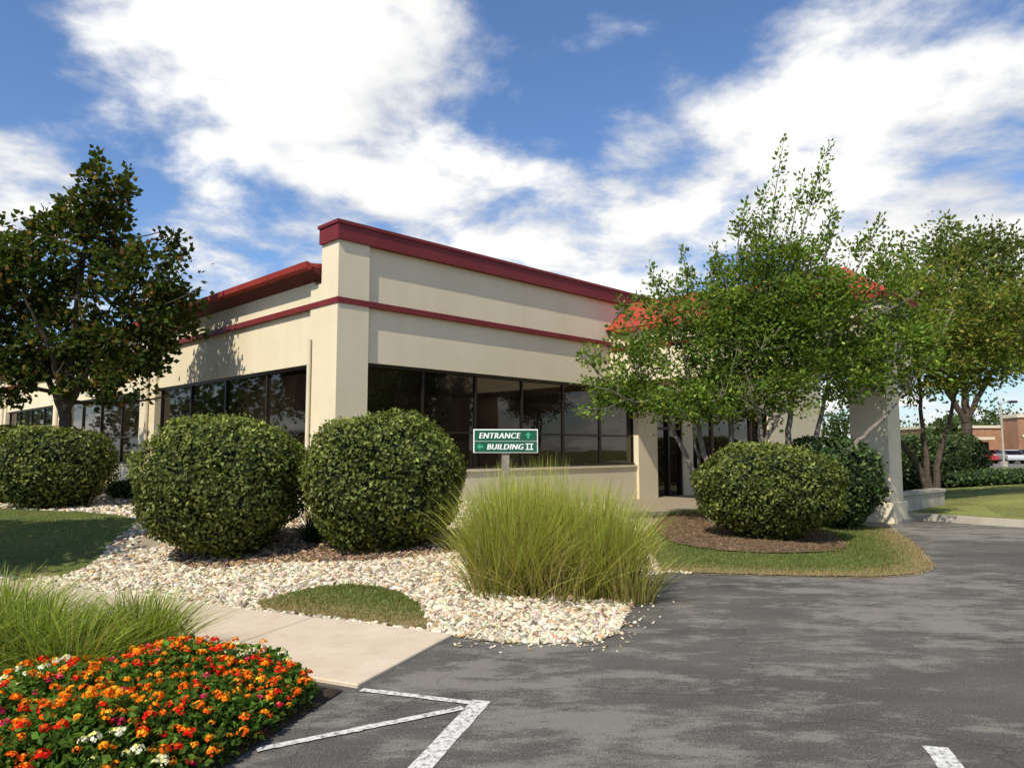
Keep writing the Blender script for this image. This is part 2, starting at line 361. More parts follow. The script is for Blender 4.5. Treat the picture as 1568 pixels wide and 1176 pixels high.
bed=[(-1.12,4.98),(-1.2,4.7),(-1.38,4.1),(-1.5,3.6),(-1.75,2.6),(-2.0,1),(-12,1),(-12,10.0)]
sheet('flower_bed_soil',bed,M['soil'],0,lambda c:np.array([.055,.036,.026])*np.ones((len(c),1)),.2,hf=lambda p:.012+.10*sstep(pdist(p[:,:2],bed+[bed[0]])/.5))
ux,uy=-.9092,.4163; nx,ny=-.3679,-.9299
L0=np.array([-.5,6.38]); W=1.44
V=[];F=[]
for i in range(13):
    a=L0+np.array([ux,uy])*(i*1.5+.006); b=L0+np.array([ux,uy])*((i+1)*1.5-.006)
    q=[a,b,b+np.array([nx,ny])*W,a+np.array([nx,ny])*W]
    for z in(-.05,.028): V+= [(p[0],p[1],z) for p in q]
    o=i*8; F+=[(o+4,o+5,o+6,o+7),(o,o+4,o+7,o+3),(o,o+1,o+5,o+4),(o+1,o+2,o+6,o+5),(o+2,o+3,o+7,o+6)]
ob=mesh_np('sidewalk',np.array(V),np.array(F),[M['walk']]); bm=ob.modifiers.new('b','BEVEL'); bm.width=.008
def stripe(name,a,b,w0,w1=None,z=.004):
    a=np.array(a,float);b=np.array(b,float); w1=w1 or w0; d=unit(b-a); n=np.array([-d[1],d[0]]); k=30
    t=np.linspace(0,1,k)[:,None]; L=a+(b-a)*t; e1=rng.normal(0,.0025,(k,1)); e2=rng.normal(0,.0025,(k,1)); ww=(w0+(w1-w0)*t)/2
    return flat(name,[tuple(p) for p in L+n*(ww+e1)]+[tuple(p) for p in (L-n*(ww+e2))[::-1]],z,M['paint'])
stripe('parking_line',(-.19,4.80),(-1.25,1.0),.12)
stripe('parking_line',(-1.0,5.0),(-.26,4.75),.06,z=.008)
stripe('parking_line',(-.30,4.66),(-1.36,4.03),.06,z=.008)
stripe('parking_line',(2.28,4.08),(1.3,.3),.12)
ph=(1+5**.5)/2
IV=unit(np.array([(-1,ph,0),(1,ph,0),(-1,-ph,0),(1,-ph,0),(0,-1,ph),(0,1,ph),(0,-1,-ph),(0,1,-ph),(ph,0,-1),(ph,0,1),(-ph,0,-1),(-ph,0,1)],float))
IF=np.array([(0,11,5),(0,5,1),(0,1,7),(0,7,10),(0,10,11),(1,5,9),(5,11,4),(11,10,2),(10,7,6),(7,1,8),(3,9,4),(3,4,2),(3,2,6),(3,6,8),(3,8,9),(4,9,5),(2,4,11),(6,2,10),(8,6,7),(9,8,1)])
def stones(name,P,r,cols,flatn=.6):
    n=len(P); sc=r[:,None,None]*rng.uniform(.65,1.3,(n,1,3))*np.array([1,1,flatn])
    V=IV[None]*(1+rng.normal(0,.14,(n,12,1)))*sc
    a=rng.uniform(0,6.28,n); c,s=np.cos(a)[:,None],np.sin(a)[:,None]; tl=rng.normal(0,.35,(n,1))
    x=V[...,0]*c-V[...,1]*s; y=V[...,0]*s+V[...,1]*c; z=V[...,2]+x*tl
    V=np.stack([x,y,z],-1)+P[:,None]; F=(IF[None]+12*np.arange(n)[:,None,None]).reshape(-1,3)
    return mesh_np(name,V.reshape(-1,3),F,[M['stone']],col=np.repeat(cols,20,0))
def scatter(n,box,inc,exc):
    P=np.stack([rng.uniform(box[0],box[2],n),rng.uniform(box[1],box[3],n)],1)
    k=inpoly(P,inc)
    for e in exc: k&=~inpoly(P,e)
    return P[k]
isl=list(island)
exc=[lawnL,lawnP,lawnR]
P1=scatter(46000,(-7.5,6,2.3,10.5),isl,exc); keep=~(inpoly(P1,mulchL)&(rng.random(len(P1))<.5)); P1=P1[keep]
P2=scatter(13000,(-18,10,2.5,19),isl,exc); keep=~(inpoly(P2,mulchL)&(rng.random(len(P2))<.6)); P2=P2[keep]
P3=np.array([(.95+t*.9,6.3+t*3.2) for t in rng.random(80)])+rng.normal(0,.10,(80,2))
P4=np.stack([rng.uniform(-.5,1.0,50),rng.normal(6.1,.07,50)],1)
P=np.concatenate([P1,P2,P3,P4]); r=np.concatenate([rng.uniform(.014,.030,len(P1))*np.where(rng.random(len(P1))<.2,1.5,1),rng.uniform(.03,.06,len(P2)),rng.uniform(.01,.02,130)])
cols=np.array([.66,.56,.425])*np.exp(rng.normal(0,.24,(len(P),1)))*(1+rng.normal(0,.06,(len(P),3)))
dk=rng.random(len(P))<.16; cols[dk]*=.5; br=rng.random(len(P))<.12; cols[br]*=np.array([.8,.62,.45]); inm=inpoly(P,mulchL); cols[inm]*=np.array([.6,.5,.43])
zz=H(P)+r*.3; zz[-130:]=.008
stones('limestone_gravel',np.c_[P,zz],r,np.clip(cols,0,.82))
def chips(name,poly,n,c,off=.03):
    b=np.array(poly); P=scatter(n,(*b.min(0),*b.max(0)),poly,[]); m=len(P)
    a=rng.uniform(0,6.28,m); D=np.stack([np.cos(a),np.sin(a),rng.normal(0,.3,m)],1)
    V,F=leaves(np.c_[P,H(P)+off],D,rng.uniform(.02,.06,m),.35,nrm=np.array([0,0,1.])+rng.normal(0,.5,(m,3)))
    return mesh_np(name,V,F,[M['petal']],col=lcol(m,c,.4))
chips('wood_mulch',mulchR,14000,(.21,.13,.085),.04); chips('wood_mulch',mulchL,6000,(.16,.10,.07),.025)
def turfblades(name,poly,n,h,exc=()):
    b=np.array(poly); P=scatter(n,(*b.min(0),*b.max(0)),poly,list(exc)); m=len(P); a=rng.uniform(0,6.28,m)
    Dh=np.stack([np.cos(a),np.sin(a),np.zeros(m)],1); hh=h*(.75+.5*(np.sin(P[:,0]*5)*np.sin(P[:,1]*4.3+1)*.5+.5))
    V,F,c=blades(np.c_[P,H(P)+.01],Dh,rng.uniform(.4,1,m)*hh,rng.uniform(.2,1,m)*h*.8,np.full(m,.009),(.11,.14,.035),(.17,.21,.055),2,.3)
    d=pdist(P,edge); dry=(rng.random(m)>sstep(d/.75)*.88+.02); cc=c.reshape(m,2,3); cc[dry]=np.array([.38,.30,.15])*rng.uniform(.6,1.2,(dry.sum(),1,1))
    return mesh_np(name,V,F,[M['blade']],col=cc.reshape(-1,3))
lawnRb=[(x+.06*(1 if x>4 else 0),y-.08 if y<10 else y) for x,y in lawnR]
turfblades('turf_grass',lawnRb,42000,.06,[mulchR]); turfblades('turf_grass',lawnP,9000,.045); turfblades('turf_grass',lawnL,22000,.06); turfblades('turf_grass',mulchR,3000,.08)
rk=[(8.6,17.4),(9.3,16.45),(10.5,15.0),(12.5,12.9),(16,10.5),(30,6),(45,10),(45,29),(16,33),(12,24)]
rr=smooth_poly(rk,1)
sheet('lawn',rr,M['soil'],0,lambda c:np.array([.19,.20,.06])*np.exp(rng.normal(0,.12,(len(c),1))),1.0,hf=lambda p:.13+.3*sstep(pdist(p[:,:2],rr+[rr[0]])/6))
kp=[np.array(p) for p in rr[:14]]
def kerb(name,line,w=.16,h=.15):
    L=np.array(line); T=unit(np.gradient(L,axis=0)); n=np.stack([-T[:,1],T[:,0]],1); A=L+n*w/2;B=L-n*w/2; m=len(L)
    V=np.concatenate([np.c_[A,np.zeros(m)-.02],np.c_[A,np.full(m,h)],np.c_[B,np.full(m,h)],np.c_[B,np.zeros(m)-.02]]); i=np.arange(m-1)
    F=np.concatenate([np.stack([i+k*m,i+1+k*m,i+1+(k+1)*m,i+(k+1)*m],1) for k in range(3)])
    return mesh_np(name,V,F,[M['conc']])
kerb('kerb',kp)
wl=boxes('low_concrete_wall',[(0,3.0,0,.25,0,.5),(0,3.0,-.04,.29,.5,.58)],M['conc'],bevel=.01); wl.location=(8.9,16.9,0); wl.rotation_euler=(0,0,math.radians(42))
# ---------------------------------------------------------------- main building
B=empty('office_building',(-3.54,14.7,0),math.radians(45))
ST=M['stucco']; T=.3
walls=[(0,.67,-.08,T,0,5.87),(.67,10.3,0,T,3.4,5.87),(.67,10.3,0,T,0,1.1),(10.3,11.3,-.08,T,0,5.87),
 (11.3,24,0,T,3.0,5.87),(12.9,13.5,0,T,0,3.0),(13.5,19,0,T,0,.6),(19,24,0,T,0,3.0)]
lf=[(-.08,.0,-.08,1.0,0,5.05),(0,T,T,1.0,0,5.05),(-.08,0,-.08,.57,5.05,5.87),(0,T,T,.57,5.05,5.87)]
y=1.0
lw=[]
for k in range(4):
    lf+=[(0,T,y,y+9,3.4,5.05),(0,T,y,y+9,0,1.1)]; lw.append((y,y+9)); y+=9
    lf+=[(-.08,T,y,y+1.3,0,5.05)]; y+=1.3
boxes('walls',walls+lf,ST,B)
boxes('window_sills',[(.67,10.3,-.035,0,1.06,1.12)]+[(-.035,0,a,b,1.06,1.12) for a,b in lw],ST,B)
boxes('parapet_coping',[(-.14,24,-.14,.34,5.87,6.20),(-.17,24,-.17,.37,6.20,6.27),(-.14,.34,.34,.6,5.87,6.20),(-.17,.37,.37,.63,6.20,6.27)],M['red'],B)
boxes('stripe_band',[(-.105,24,-.105,0,4.56,4.68),(-.105,0,0,y,4.561,4.679)],M['red'],B)
def prism(name,prof,y0,y1,mat,parent):
    n=len(prof); V=[(x,y0,z) for x,z in prof]+[(x,y1,z) for x,z in prof]
    F=[list(range(n))[::-1],list(range(n,2*n))]+[[i,(i+1)%n,(i+1)%n+n,i+n] for i in range(n)]
    me=bpy.data.meshes.new(name); me.from_pydata(V,[],F); me.materials.append(mat); ob=bpy.data.objects.new(name,me); COL.objects.link(ob); ob.parent=parent; return ob
prism('soffit',[(0,5.16),(-.32,5.36),(0,5.37)],.62,y,M['darkred'],B)
prism('gutter',[(-.30,5.32),(-.42,5.35),(-.44,5.47),(-.40,5.48),(-.30,5.45)],.61,y,M['eave'],B)
prism('roof_slope',[(-.30,5.46),(4,6.0),(4,5.9),(0,5.38),(-.30,5.38)],.64,y,M['redlight'],B)
boxes('flat_roof',[(.35,24,.4,30,5.3,5.36)],M['conc'],B)
boxes('wall_head',[(0,T,1.0,y,5.05,5.2)],ST,B)
boxes('rear_walls',[(23.7,24,T,y,0,5.28),(T,23.7,y-.3,y,0,5.28)],ST,B)
gl=[(.67,10.3,.14,.16,1.1,3.4),(11.35,12.9,.14,.16,.05,3.0),(13.5,19,.14,.16,.6,3.0)]+[(.14,.16,a,b,1.1,3.4) for a,b in lw]
boxes('window_glass',gl,M['glass'],B)
fr=[]
for k in range(7):
    x=.67+k*(9.63)/6; fr.append((max(.67,x-.03),min(10.3,x+.03),.10,.135,1.1,3.4))
fr+=[(.67,10.3,.06,.13,1.105,1.17),(.67,10.3,.06,.13,3.33,3.395),(.67,10.3,.105,.13,1.95,2.0)]
fr+=[(11.3,11.36,.05,.13,0,3.0),(12.1,12.18,.05,.13,0,3.0),(12.84,12.9,.05,.13,0,3.0),(11.36,12.84,.06,.13,2.2,2.28),(11.36,12.84,.06,.13,0,.12)]
for x in(13.5,14.9,16.3,17.7,18.94): fr.append((x,x+.06,.06,.13,.6,3.0))
for a,b in lw:
    for k in range(5):
        q=a+k*2.25; fr.append((.09,.135,max(a,q-.035),min(b,q+.035),1.1,3.4))
    fr+=[(.06,.13,a,b,1.105,1.17),(.06,.13,a,b,3.33,3.395),(.095,.13,a,b,1.95,2.0)]
boxes('window_frames',fr,M['frame'],B)
boxes('interior_floor',[(.4,23,.4,30,.02,.05)],M['frame'],B)
def pipe(name,pts,r,mat,parent=None,sides=8):
    V,F=tubes([(pts,[r]*len(pts))],sides); return mesh_np(name,V,F,[mat],smooth=True,parent=parent)
pipe('downpipe',[(-.13,.92,0),(-.13,.92,3.75),(-.13,.92,3.9)],.045,M['pipe'],B)
for k,yy in enumerate((10.5,20.8,31.1)):
    pipe('downpipe_%d'%(k+1),[(-.14,yy,0),(-.14,yy,4.9),(-.3,yy,5.25),(-.36,yy,5.32)],.05,M['pipe'],B)
PX=10.9
boxes('portico_beams',[(9,9.35,-7.5,-.02,3.5,4.9),(9.35,PX,-7.5,-7.15,3.5,4.9),(PX-.35,PX,-7.15,-.02,3.5,4.9)],ST,B)
boxes('portico_ceiling',[(9.35,PX-.35,-7.15,-.02,3.6,3.66)],ST,B)
boxes('portico_stripe',[(8.96,9,-7.54,-.12,4.40,4.52),(9,PX+.04,-7.54,-7.5,4.40,4.52),(PX,PX+.04,-7.5,-.12,4.40,4.52)],M['red'],B)
boxes('portico_gutter',[(8.86,PX+.14,-7.64,-.2,4.9,5.02)],M['eave'],B)
me=bpy.data.meshes.new('portico_roof'); me.from_pydata([(8.84,-7.66,5.02),(PX+.16,-7.66,5.02),(PX+.16,.3,5.02),(8.84,.3,5.02),(9.95,-6.4,5.95),(9.95,.3,5.95)],[],[(0,1,4),(1,2,5,4),(3,0,4,5),(0,3,2,1)]); me.materials.append(M['redlight'])
ob=bpy.data.objects.new('portico_roof',me); COL.objects.link(ob); ob.parent=B
boxes('portico_pillars',[(9.0,9.8,-7.5,-6.7,.45,3.5),(8.94,9.86,-7.56,-6.64,0,.45),(10.3,10.9,-6.95,-6.35,.45,3.5),(10.24,10.96,-7.01,-6.29,0,.45)],ST,B,bevel=.015)
boxes('entrance_floor',[(9,12.4,-7.6,-.1,0.0,.06)],M['conc'],B)
# ---------------------------------------------------------------- sign
sg=empty('entrance_sign',(-.08,9.25,0),math.radians(3))
M['signg']=simple('sign_green',(.012,.095,.05),.4,.08,5); M['signw']=simple('sign_white',(.82,.82,.78),.4,.04,5); M['post']=simple('weathered_post',(.24,.21,.17),.9,.3,14)
z0=Hz(-.08,9.25)
boxes('panel',[(-.41,.41,-.012,.012,1.545,1.845)],M['signw'],sg,bevel=.006)
boxes('green_strips',[(-.395,.395,-.016,-.0125,1.70,1.832),(-.395,.395,-.016,-.0125,1.558,1.692)],M['signg'],sg)
boxes('post',[(-.05,.05,.013,.09,z0-.1,1.8)],M['post'],sg,bevel=.006)
def text(body,x,z,size,width):
    first=None
    for dx in (0,.004,.008):
        cu=bpy.data.curves.new('lettering','FONT'); cu.body=body; cu.size=size; cu.shear=.2; cu.extrude=.0008; cu.align_x='LEFT'; cu.space_character=1.12
        o=bpy.data.objects.new('lettering',cu); COL.objects.link(o); o.parent=sg; o.location=(x+dx,-.0185-dx*.15,z); o.rotation_euler=(math.pi/2,0,0); cu.materials.append(M['signw'])
        if first is None:
            bpy.context.view_layer.update(); first=width/max(o.dimensions.x,.01)
        o.scale=(first,1,1)
text('ENTRANCE',-.345,1.730,.10,.52); text('BUILDING',-.245,1.590,.10,.46)
# roman numeral with serifs
for q in (.275,.325):
    boxes('numeral',[(q-.008,q+.008,-.0188,-.0165,1.595,1.655)],M['signw'],sg)
boxes('numeral_serif',[(.25,.35,-.0189,-.0165,1.655,1.666),(.25,.35,-.0189,-.0165,1.585,1.596)],M['signw'],sg)
M['signl']=simple('sign_arrow_green',(.05,.36,.18),.4,.05,5)
def arrow(x,z,ang):
    pts=[(-.04,-.014),(0,-.014),(0,-.04),(.045,0),(0,.04),(0,.014),(-.04,.014)]
    c,s=math.cos(ang),math.sin(ang); me=bpy.data.meshes.new('arrow'); me.from_pydata([(x+a*c-b*s,-.019,z+a*s+b*c) for a,b in pts],[],[list(range(7))]); me.materials.append(M['signl'])
    o=bpy.data.objects.new('arrow',me); COL.objects.link(o); o.parent=sg
arrow(.285,1.766,math.pi/2); arrow(-.32,1.625,math.pi)
# ---------------------------------------------------------------- shrubs
def put(name,x,y,rx,ry,h,**k): return shrub(name,(x,y,Hz(x,y)-.03),rx,ry,h,**k)
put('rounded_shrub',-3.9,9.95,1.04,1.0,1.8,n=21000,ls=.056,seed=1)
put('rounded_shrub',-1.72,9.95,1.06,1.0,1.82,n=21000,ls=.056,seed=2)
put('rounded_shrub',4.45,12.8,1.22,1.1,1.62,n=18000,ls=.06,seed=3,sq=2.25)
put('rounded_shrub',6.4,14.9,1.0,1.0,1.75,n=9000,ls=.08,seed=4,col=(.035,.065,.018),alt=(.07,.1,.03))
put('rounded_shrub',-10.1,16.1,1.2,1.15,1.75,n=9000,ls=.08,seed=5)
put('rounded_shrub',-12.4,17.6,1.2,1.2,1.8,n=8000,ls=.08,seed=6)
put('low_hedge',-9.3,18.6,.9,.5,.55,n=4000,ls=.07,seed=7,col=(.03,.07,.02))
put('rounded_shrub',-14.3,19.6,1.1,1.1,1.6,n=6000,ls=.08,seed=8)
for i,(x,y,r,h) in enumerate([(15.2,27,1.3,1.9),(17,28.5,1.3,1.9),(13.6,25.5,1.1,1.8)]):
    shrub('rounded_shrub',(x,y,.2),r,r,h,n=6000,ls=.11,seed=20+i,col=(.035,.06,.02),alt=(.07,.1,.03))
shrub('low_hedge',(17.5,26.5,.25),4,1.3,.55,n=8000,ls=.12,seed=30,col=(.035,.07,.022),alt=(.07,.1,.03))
# ---------------------------------------------------------------- ornamental grasses
def clump(cx,cy,n,h,reach,br,c0,c1,seed=0,w=.010,z=None,curl=1.7,dry=.06):
    global rng; rng=np.random.default_rng(seed+300)
    a=rng.uniform(0,2*np.pi,n); rad=br*np.sqrt(rng.random(n)); B0=np.stack([cx+rad*np.cos(a),cy+rad*np.sin(a),np.zeros(n)],1)
    B0[:,2]=(H(B0) if z is None else z); aa=a+rng.normal(0,.8,n); Dh=np.stack([np.cos(aa),np.sin(aa),np.zeros(n)],1)
    f=rad/br; Lr=reach*(.15+.85*f)*rng.uniform(.25,1.2,n); Hh=h*(1.0-.30*f**2)*rng.uniform(.5,1.12,n)
    V,F,c=blades(B0,Dh,Hh,Lr,np.full(n,w)*rng.uniform(.6,1.3,n),c0,c1,5,.25,curl)
    cc=c.reshape(n,5,3); m=rng.random(n)<dry; cc[m]=np.array([.45,.36,.17])*rng.uniform(.6,1.2,(m.sum(),1,1))
    return V,F,0,cc.reshape(-1,3)
g0,g1=(.20,.19,.05),(.44,.47,.10)
parts=[clump(0.0,8.0,3600,1.24,.58,.44,g0,g1,1,curl=1.5),clump(.92,8.2,3600,1.2,.58,.44,g0,g1,2,curl=1.5),clump(.45,8.45,1300,1.36,.35,.4,g0,g1,3,curl=1.4),clump(.4,7.9,800,.95,.8,.5,g0,g1,4,curl=1.3,dry=.3),clump(-.15,7.7,350,.8,.75,.3,g0,g1,14,curl=1.3,dry=.4),clump(1.2,7.85,350,.8,.7,.3,g0,g1,15,curl=1.3,dry=.4)]
V,F,mi,cs=merge(parts); mesh_np('ornamental_grass',V,F,[M['blade']],mi,cs)
q0,q1=(.12,.16,.03),(.28,.34,.07)
parts=[clump(-3.3,5.15,1300,.6,.55,.32,q0,q1,5,w=.014,z=.05,curl=1.9),clump(-2.75,5.45,1100,.52,.5,.3,q0,q1,6,w=.014,z=.05,curl=1.9),clump(-3.9,5.6,1200,.66,.55,.32,q0,q1,7,w=.014,z=.05,curl=1.9),clump(-3.6,4.7,900,.55,.5,.3,q0,q1,8,w=.014,z=.05,curl=1.9),clump(-2.9,4.9,900,.5,.55,.3,q0,q1,18,w=.014,z=.05,curl=1.9)]
V,F,mi,cs=merge(parts); mesh_np('daylily_foliage',V,F,[M['blade']],mi,cs)
V,F,mi,cs=merge([clump(-7.0,9.2,500,.8,.6,.2,(.13,.15,.05),(.38,.33,.15),9,w=.012,z=.1,dry=.4)]); mesh_np('ornamental_grass',V,F,[M['blade']],mi,cs)
V,F,mi,cs=merge([clump(-2.75,10.35,350,.5,.4,.15,(.02,.04,.015),(.05,.08,.03),11,w=.016,dry=0)]); mesh_np('dark_leafed_perennial',V,F,[M['blade']],mi,cs)
# ---------------------------------------------------------------- lantana bed
rng=np.random.default_rng(77)
fbed=[(-1.22,4.75),(-1.42,3.9),(-1.55,3.4),(-1.9,2.4),(-3.4,2.4),(-4.2,4.2),(-3.1,4.65),(-2.5,5.2),(-2.0,5.5),(-1.5,5.15)]
def bedh(P):
    d=pdist(P,fbed+[fbed[0]]); return .05+.28*np.sqrt(np.clip(d/.5,0,1))*(1+.25*np.sin(P[:,0]*7)*np.sin(P[:,1]*6.3+1))
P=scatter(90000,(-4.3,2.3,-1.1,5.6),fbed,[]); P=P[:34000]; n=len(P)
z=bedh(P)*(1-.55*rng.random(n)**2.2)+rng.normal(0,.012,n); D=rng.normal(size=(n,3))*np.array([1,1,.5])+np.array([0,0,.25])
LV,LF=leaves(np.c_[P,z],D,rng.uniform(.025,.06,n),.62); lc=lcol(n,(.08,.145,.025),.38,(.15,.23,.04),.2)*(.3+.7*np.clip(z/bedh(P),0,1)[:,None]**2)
Q=[]
cand=scatter(9000,(-4.3,2.3,-1.1,5.6),fbed,[])
cell={}
for p in cand:
    k=(int(p[0]/.062),int(p[1]/.062))
    if k in cell: continue
    cell[k]=1
    dens_=.72+.3*math.sin(p[0]*5.2+1)*math.sin(p[1]*6+2)
    if rng.random()<dens_: Q.append(p)
Q=np.array(Q); hz_=bedh(Q)+rng.uniform(-.03,.05,len(Q)); FV=[];FF=[];FC=[];o=0
pal=[((.85,.13,.012),(.9,.34,.02)),((.72,.02,.012),(.85,.14,.02)),((.88,.25,.012),(.9,.48,.04)),((.6,.02,.10),(.8,.15,.12))]
for p,zz in zip(Q,hz_):
    white=(np.sin(p[0]*3.1+.7)*np.sin(p[1]*3.7+2)>.6) and rng.random()<.7
    if p[0]<-2.3 and p[1]<4.0 and rng.random()<.4: c1,c2=pal[3]
    else: c1,c2=pal[rng.choice(4,p=[.44,.33,.19,.04])]
    if white: c1,c2=(.78,.75,.58),(.82,.74,.25)
    R=rng.uniform(.016,.031); m=22
    d=unit(rng.normal(size=(m,3))+np.array([0,0,.9])); d[:,2]=np.abs(d[:,2])*.8
    c=np.array([p[0],p[1],zz])+d*R
    t=np.cross(d,rng.normal(size=(m,3))); v,f=leaves(c-unit(t)*R*.35,t+d*.2,R*.75,.95,nrm=d)
    FV.append(v);FF.append(f+o);o+=len(v); inner=(d[:,2]>.62)[:,None]
    FC.append(np.where(inner,np.array(c2),np.array(c1))*rng.uniform(.75,1.15,(m,1)))
V,F,mi,cs=merge([(LV,LF,0,lc),(np.concatenate(FV),np.concatenate(FF),1,np.clip(np.concatenate(FC),0,.92))])
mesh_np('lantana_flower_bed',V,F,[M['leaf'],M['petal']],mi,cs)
# ---------------------------------------------------------------- trees
zt=Hz(-10.2,17)
lcl=(.052,.072,.018)
tree('maple_tree',(-10.2,16.6,zt),[([(0,0,0),(.03,0,1.2),(0,0,2.2),(.1,0,4),(.3,0,6.5)],.19),([(0,0,2.0),(-.7,.2,3.2),(-1.5,.3,4.6)],.09),([(0,0,2.1),(.7,-.2,3.2),(1.5,-.2,4.4)],.09),([(0,0,2.3),(.1,.8,3.6),(.3,1.3,5)],.08),([(0,0,2.3),(.1,-.8,3.4),(-.2,-1.4,4.6)],.08)],
 [((.6,0,6.9),(.7,.8,.9)),((-.1,0,5.6),(1.5,1.4,1.0)),((1.7,0,4.7),(1.1,1.2,1.1)),((-1.7,0,4.6),(1.3,1.4,1.3)),((.3,.2,3.6),(2.0,1.6,.9)),((1.0,0,2.9),(1.2,1.2,.6)),((2.0,0,6.0),(.6,.6,.55)),((-2.6,.2,5.6),(.8,.8,.8)),((-1.3,0,3.0),(1.5,1.2,.7)),((-1.2,0,6.4),(.6,.6,.5)),((2.4,0,5.1),(.6,.6,.5))],
 240,90,.15,lcl,(.17,.11,.04),.13,seed=11,spread=.31,wid=.8,shoots=[((.5,0,7.1),(.45,0,8.3),60,.16),((1.0,0,6.7),(1.2,0,7.9),50,.16)])
tree('maple_tree',(-15.6,18.5,.2),[([(0,0,0),(.03,0,1.2),(0,0,2.4),(.1,0,4),(.1,0,6.5)],.18)],[((0,0,5),(2.3,2.2,2)),((.5,0,3.4),(2.0,1.8,1.2)),((.8,0,6.3),(1.2,1.2,1))],120,90,.16,lcl,(.17,.11,.04),.1,seed=12,spread=.42,wid=.8)
tree('maple_tree',(-9.6,6.4,.1),[([(0,0,0),(.03,0,1.2),(0,0,2.4),(.1,0,4),(.1,0,6.5)],.18)],[((0,0,5),(1.7,1.7,1.6)),((.2,0,3.8),(1.6,1.6,1.0)),((.4,1.6,5.2),(1.4,1.3,1.2)),((-1.5,1.4,5.0),(1.4,1.3,1.2))],150,80,.2,lcl,seed=13,spread=.42,wid=.8)
gcol=(.115,.175,.032); galt=(.24,.28,.055)
tree('ornamental_crabapple_tree',(4.1,15.0,.05),[([(0,0,0),(-.25,0,.7),(-.75,0,1.9),(-1.5,0,3.1)],.085),([(.05,0,0),(-.05,.1,1.2),(-.4,.1,2.6),(-.6,0,4.2)],.08),([(.1,0,0),(.4,.1,1.1),(.5,.2,2.6),(.6,.1,4.6)],.08),([(.1,-.1,0),(.6,-.4,1.0),(1.2,-.6,2.2),(1.9,-.5,3.4)],.07),([(0,.1,0),(-.1,.6,1.3),(-.3,1.0,2.8)],.06)],
 [((-1.2,0,3.3),(1.2,1.1,1.0)),((-.4,0,4.2),(1.2,1.1,1.0)),((.8,0,3.4),(1.5,1.3,1.3)),((.6,0,4.6),(1.1,1.0,.9)),((-1.9,-.2,2.7),(.9,.9,.6)),((1.8,0,4.2),(1.1,1.0,1.0)),((.2,-.4,2.6),(1.5,1.1,.6)),((-.6,-.3,2.5),(1.2,.8,.45))],
 270,100,.10,gcol,galt,.18,seed=21,spread=.29,bark='barkl',
 shoots=[((-.9,0,4.2),(-1.2,0,5.4),90,.12),((-.4,0,4.6),(-.5,0,5.75),90,.12),((.0,0,4.7),(.2,.1,5.6),90,.12),((.5,0,4.8),(.9,0,6.0),90,.14),((-1.4,0,3.9),(-1.9,0,4.7),70,.12),((-2.2,0,3.0),(-2.7,-.1,3.5),60,.14),((-2.1,-.2,2.4),(-2.8,-.2,2.3),60,.14)])
tree('ornamental_crabapple_tree',(5.5,14.6,.05),[([(0,0,0),(-.3,0,.8),(-.5,0,1.8),(-.8,0,3.2)],.09),([(.05,0,0),(.0,.1,1.2),(.2,.1,2.8),(.4,0,5.2)],.09),([(.1,0,0),(.4,.1,1.1),(.9,.2,2.6),(1.3,.1,4.6)],.08),([(.1,-.1,0),(.8,-.3,1.3),(1.6,-.4,2.0),(2.3,-.3,2.7)],.07)],
 [((-.2,0,4.2),(1.4,1.2,1.2)),((.7,0,4.9),(1.3,1.2,1.0)),((1.7,0,4.1),(1.2,1.1,1.1)),((.5,0,3.5),(1.7,1.2,.8)),((-.2,0,5.0),(.9,.8,.7)),((2.1,0,3.4),(1.0,1.0,.7)),((1.1,-.3,2.9),(1.3,.8,.4)),((2.5,0,4.0),(.8,.8,.9))],
 260,100,.10,gcol,galt,.18,seed=22,spread=.29,bark='barkl',
 shoots=[((-.9,0,5.0),(-.7,0,6.6),110,.15),((-.3,0,5.4),(.15,0,8.0),170,.15),((.1,0,5.4),(.5,0,7.2),90,.14),((.3,0,5.4),(1.1,0,7.9),190,.15),((.9,0,5.4),(1.1,0,6.7),90,.14),((1.4,0,4.9),(2.1,0,6.3),130,.16),((-1.1,0,4.7),(-1.4,0,5.7),90,.15),((2.2,0,4.6),(2.9,0,5.7),110,.16),((1.8,0,4.9),(2.3,0,5.9),90,.15),((-.6,0,5.2),(-.25,0,7.0),90,.13)])
tree('shade_tree',(11.0,19.3,.2),[([(0,0,0),(-.3,0,1.0),(-.9,0,1.8),(-1.4,0,3.2)],.1),([(.1,0,0),(.3,.1,1.2),(.8,.2,2.4),(1.2,.1,4.2)],.1),([(0,0,0),(0,.3,2),(0,.2,4.6)],.09)],
 [((-1.2,0,4.2),(1.4,1.3,1.4)),((.7,0,4.4),(1.8,1.4,1.4)),((-.2,0,5.5),(1.5,1.3,1.0)),((2.4,0,4.2),(1.4,1.3,1.2)),((-1.6,0,3.3),(1.1,1.0,.8)),((.3,0,3.3),(1.9,1.3,.6)),((2.2,0,5.4),(1.2,1,.9))],
 280,95,.125,(.12,.16,.034),(.30,.26,.06),.2,seed=23,spread=.37,bark='bark',shoots=[((-.3,0,6.0),(-.5,0,7.2),90,.2),((.8,0,5.6),(1.1,0,6.9),90,.2),((-1.6,0,5.2),(-2.0,0,6.2),80,.2)])
